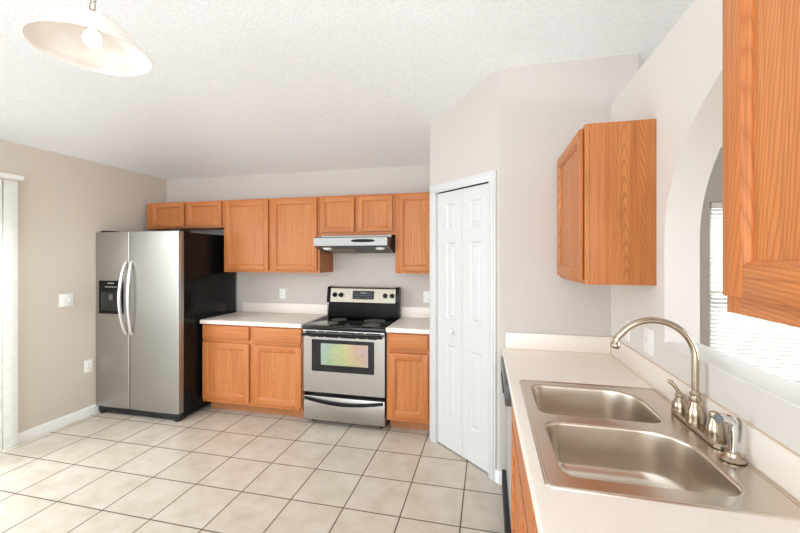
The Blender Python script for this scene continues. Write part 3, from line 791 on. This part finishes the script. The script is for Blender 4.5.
p_ = Vector(pts[-1]); pts += [tuple(p_ + Vector(q)) for q in ((-0.010, 0.001, -0.010), (-0.016, 0.001, -0.020), (-0.018, 0.001, -0.030))]
g = G(); g.tube(pts, 0.0114, 16)
e1, e0 = Vector(pts[-1]), Vector(pts[-2]); tv = (e1 - e0).normalized(); q = tv.to_track_quat('Z', 'Y').to_matrix()
sp = finish('spout', g, M['nickel'], t)
g = G(); g.lathe([(0.0118, -0.004), (0.0125, 0.004), (0.016, 0.010), (0.0175, 0.016), (0.016, 0.023), (0.012, 0.027)], seg=20, f=lambda x, y, z: tuple(e1 + q @ Vector((x, y, z)))); finish('aerator', g, M['nickel'], sp)
def fhan(y, dirv, rise=1.0, hs=0.68, rs=1.02):
    g = G(); g.lathe([(r * rs, h * hs) for r, h in BELL] + [(0.013, 0.1 * hs), (0.004, 0.103 * hs)], (FXC, y, fz + 0.012), 26)
    h = finish('handle', g, M['nickel'], t)
    g = G(); p0 = Vector((FXC, y, fz + 0.012 + 0.095 * hs)); d = Vector(dirv)
    g.tube([p0, p0 + d * 0.35 + Vector((0, 0, 0.010 * rise)), p0 + d * 0.8 + Vector((0, 0, 0.016 * rise)), p0 + d * 1.05 + Vector((0, 0, 0.008 * rise))], [0.0075, 0.0065, 0.008, 0.007], 12); finish('lever', g, M['nickel'], h)
fhan(1.657, (-0.036, 0.012, 0.034)); fhan(1.43, (0.004, -0.042, -0.002), 0.35, 0.85, 0.92)
# side sprayer
SPX, SPY = 0.707, 1.318
t = thing('side_sprayer', (SPX, SPY, fz), 'chrome pull-out side sprayer standing beside the faucet', 'sprayer')
g = G(); g.lathe([(0.031, 0.0), (0.032, 0.004), (0.026, 0.008), (0.020, 0.012), (0.018, 0.022), (0.014, 0.024)], (SPX, SPY, fz), 28); finish('holder', g, M['nickel'], t)
g = G(); g.lathe([(0.011, 0.02), (0.0112, 0.04), (0.013, 0.085), (0.0135, 0.098)], (SPX, SPY, fz), 20); finish('wand', g, M['chrome'], t)
g = G(); c = Vector((SPX, SPY, fz))
hp = [c + Vector(p) for p in ((0.0, 0, 0.090), (-0.002, 0, 0.108), (-0.012, -0.003, 0.118), (-0.030, -0.009, 0.123), (-0.044, -0.015, 0.123))]
g.tube(hp, [0.0135, 0.012, 0.0105, 0.011, 0.0125], 16); hdw = finish('spray_head', g, M['chrome'], t)
g = G(); dv = (hp[-1] - hp[-2]).normalized(); q2 = dv.to_track_quat('Z', 'Y').to_matrix()
g.lathe([(0.0125, -0.004), (0.0128, 0.003), (0.008, 0.0035), (0.008, 0.0015), (0.001, 0.0015)], seg=20, f=lambda x, y, z: tuple(hp[-1] + q2 @ Vector((x, y, z)))); finish('nozzle', g, M['grey'], hdw)
g = G(); g.tube([c + Vector(p) for p in ((-0.01, -0.002, 0.130), (0.012, 0.004, 0.127), (0.024, 0.008, 0.112), (0.025, 0.008, 0.08), (0.022, 0.007, 0.05))], [(0.003, 0.007)] * 5, 10); finish('trigger', g, M['chrome'], hdw)

# ------------------------------------------------------------------ outlets and switches
def plate(name, f, s, z, w, h, label, cat, kind, mat='white', group=None, base=None):
    t = thing(name, base, label, cat, group)
    g = G(); g.box(s - w / 2, s + w / 2, z - h / 2, z + h / 2, 0.0005, 0.006, 0.002, 0, f); p = finish('cover_plate', g, M[mat], t)
    if kind == 'outlet':
        for dz in (-0.02, 0.02):
            g = G(); g.slab([rrect(s - 0.016, s + 0.016, z + dz - 0.014, z + dz + 0.014, 0.008, 4)], 0.006, 0.008, f); so = finish('socket', g, M[mat], t)
            g = G()
            for ds in (-0.006, 0.006): g.box(s + ds - 0.001, s + ds + 0.001, z + dz - 0.002, z + dz + 0.007, 0.008, 0.0083, 0, 0, f)
            finish('slot', g, M['dark'], so)
    elif kind == 'switch':
        n = max(1, round(w / 0.05) - 0) if w > 0.1 else 1
        for k in range(n):
            c = s + (k - (n - 1) / 2) * 0.046
            g = G(); g.box(c - 0.005, c + 0.005, z - 0.011, z + 0.011, 0.006, 0.012, 0.002, 0, f); finish('toggle', g, M[mat], t)
    return t
fl = lambda s, z, t: (XL + t, s, z)
plate('light_switch', fl, 2.65, 1.135, 0.12, 0.115, 'white double light switch on the taupe left wall', 'light switch', 'switch', base=(XL, 2.65, 1.135))
plate('power_outlet', fl, 2.845, 0.48, 0.075, 0.115, 'white outlet low on the taupe left wall beside the refrigerator', 'outlet', 'outlet', base=(XL, 2.845, 0.48))
plate('power_outlet', fy(YB), -2.208, 1.124, 0.075, 0.115, 'white outlet on the back wall above the longer countertop', 'outlet', 'outlet', base=(-2.208, YB, 1.124))
plate('power_outlet', fy(YB), -0.60, 1.126, 0.075, 0.115, 'white outlet on the back wall between stove and pantry', 'outlet', 'outlet', base=(-0.60, YB, 1.126))
t = thing('wall_jack', (-2.592, YB, 1.236), 'wall-coloured jack cover on the back wall beside the refrigerator', 'jack')
g = G(); g.box(-2.63, -2.555, 1.18, 1.295, 0.0005, 0.005, 0.002, 0, fy(YB)); finish('cover_plate', g, M['wall'], t)
g = G(); g.lathe([(0.006, 0.004), (0.005, 0.012)], seg=14, f=lambda x, y, z: (-2.592 + x, YB - z, 1.24 + y)); finish('connector', g, M['nickel'], t)
plate('power_outlet', fx(XR), 2.325, 1.118, 0.075, 0.115, 'white outlet on the right wall under the corner cabinet', 'outlet', 'outlet', base=(XR, 2.325, 1.118))
plate('light_switch', fx(XR), 2.045, 1.118, 0.12, 0.125, 'white double switch plate on the right wall next to the arch', 'light switch', 'switch', base=(XR, 2.045, 1.118))

# ------------------------------------------------------------------ pendant lamp
PX, PY, PZ = -1.53, 1.177, 2.337
t = thing('pendant_lamp', (PX, PY, ceil_z(PX, PY)), 'white glass bowl pendant lamp hanging from the ceiling at upper left', 'lamp')
prof_o = [(0.200, 0.0), (0.2005, 0.005), (0.196, 0.012), (0.186, 0.020), (0.172, 0.028), (0.162, 0.038), (0.154, 0.056), (0.140, 0.086), (0.118, 0.114), (0.088, 0.136), (0.060, 0.148), (0.034, 0.153)]
prof_i = [(0.030, 0.149), (0.058, 0.143), (0.085, 0.131), (0.114, 0.110), (0.135, 0.083), (0.149, 0.054), (0.157, 0.035), (0.168, 0.023), (0.183, 0.015), (0.194, 0.007), (0.197, -0.001)]
prof_o = [(r, h * 0.88) for r, h in prof_o]; prof_i = [(r, h * 0.88) for r, h in prof_i]
g = G(); g.lathe(prof_o + prof_i + [(0.200, 0.0)], (PX, PY, PZ), 64, cap=False); finish('lamp_shade', g, M['shade'], t, 80)
g = G(); g.lathe([(0.056, 0.126), (0.054, 0.134), (0.040, 0.143), (0.016, 0.148), (0.011, 0.165), (0.004, 0.167)], (PX, PY, PZ), 28); g.lathe([(0.021, 0.082), (0.021, 0.130)], (PX, PY, PZ), 20); finish('fitter', g, M['nickel'], t)
g = G(); g.lathe([(0.002, -0.002), (0.018, 0.002), (0.029, 0.016), (0.031, 0.030), (0.026, 0.046), (0.016, 0.062), (0.014, 0.07)], (PX, PY, PZ + 0.022), 24); finish('bulb', g, M['bulb'], t)
zc_ = ceil_z(PX, PY)
g = G(); z = PZ + 0.180; k = 0
while z < zc_ - 0.07:
    pts = []
    for i in range(14):
        a = 2 * PI * i / 14; u, w = 0.014 * math.cos(a), 0.023 * math.sin(a)
        pts.append((PX + (u if k % 2 == 0 else 0), PY + (0 if k % 2 == 0 else u), z + w))
    g.tube(pts, 0.0026, 8, closed=True); z += 0.038; k += 1
finish('chain', g, M['nickel'], t)
g = G(); g.tube([(PX + 0.004 * math.sin(i * 1.3), PY + 0.004 * math.cos(i * 1.3), PZ + 0.16 + i * (zc_ - 0.05 - PZ - 0.16) / 24) for i in range(25)], 0.0025, 8); finish('cord', g, M['white'], t)
g = G(); g.lathe([(0.065, 0.0), (0.063, -0.012), (0.045, -0.03), (0.012, -0.042), (0.006, -0.062), (0.002, -0.064)], (PX, PY, zc_ - 0.002), 28); finish('canopy', g, M['nickel'], t)
pl_ = bpy.data.lights.new('pendant_bulb_light', 'POINT'); pl_.energy = 0.12; pl_.color = (1.0, 0.95, 0.88); pl_.shadow_soft_size = 0.03
po = bpy.data.objects.new('pendant_bulb_light', pl_); COL.objects.link(po); po.location = (PX, PY, PZ - 0.015)
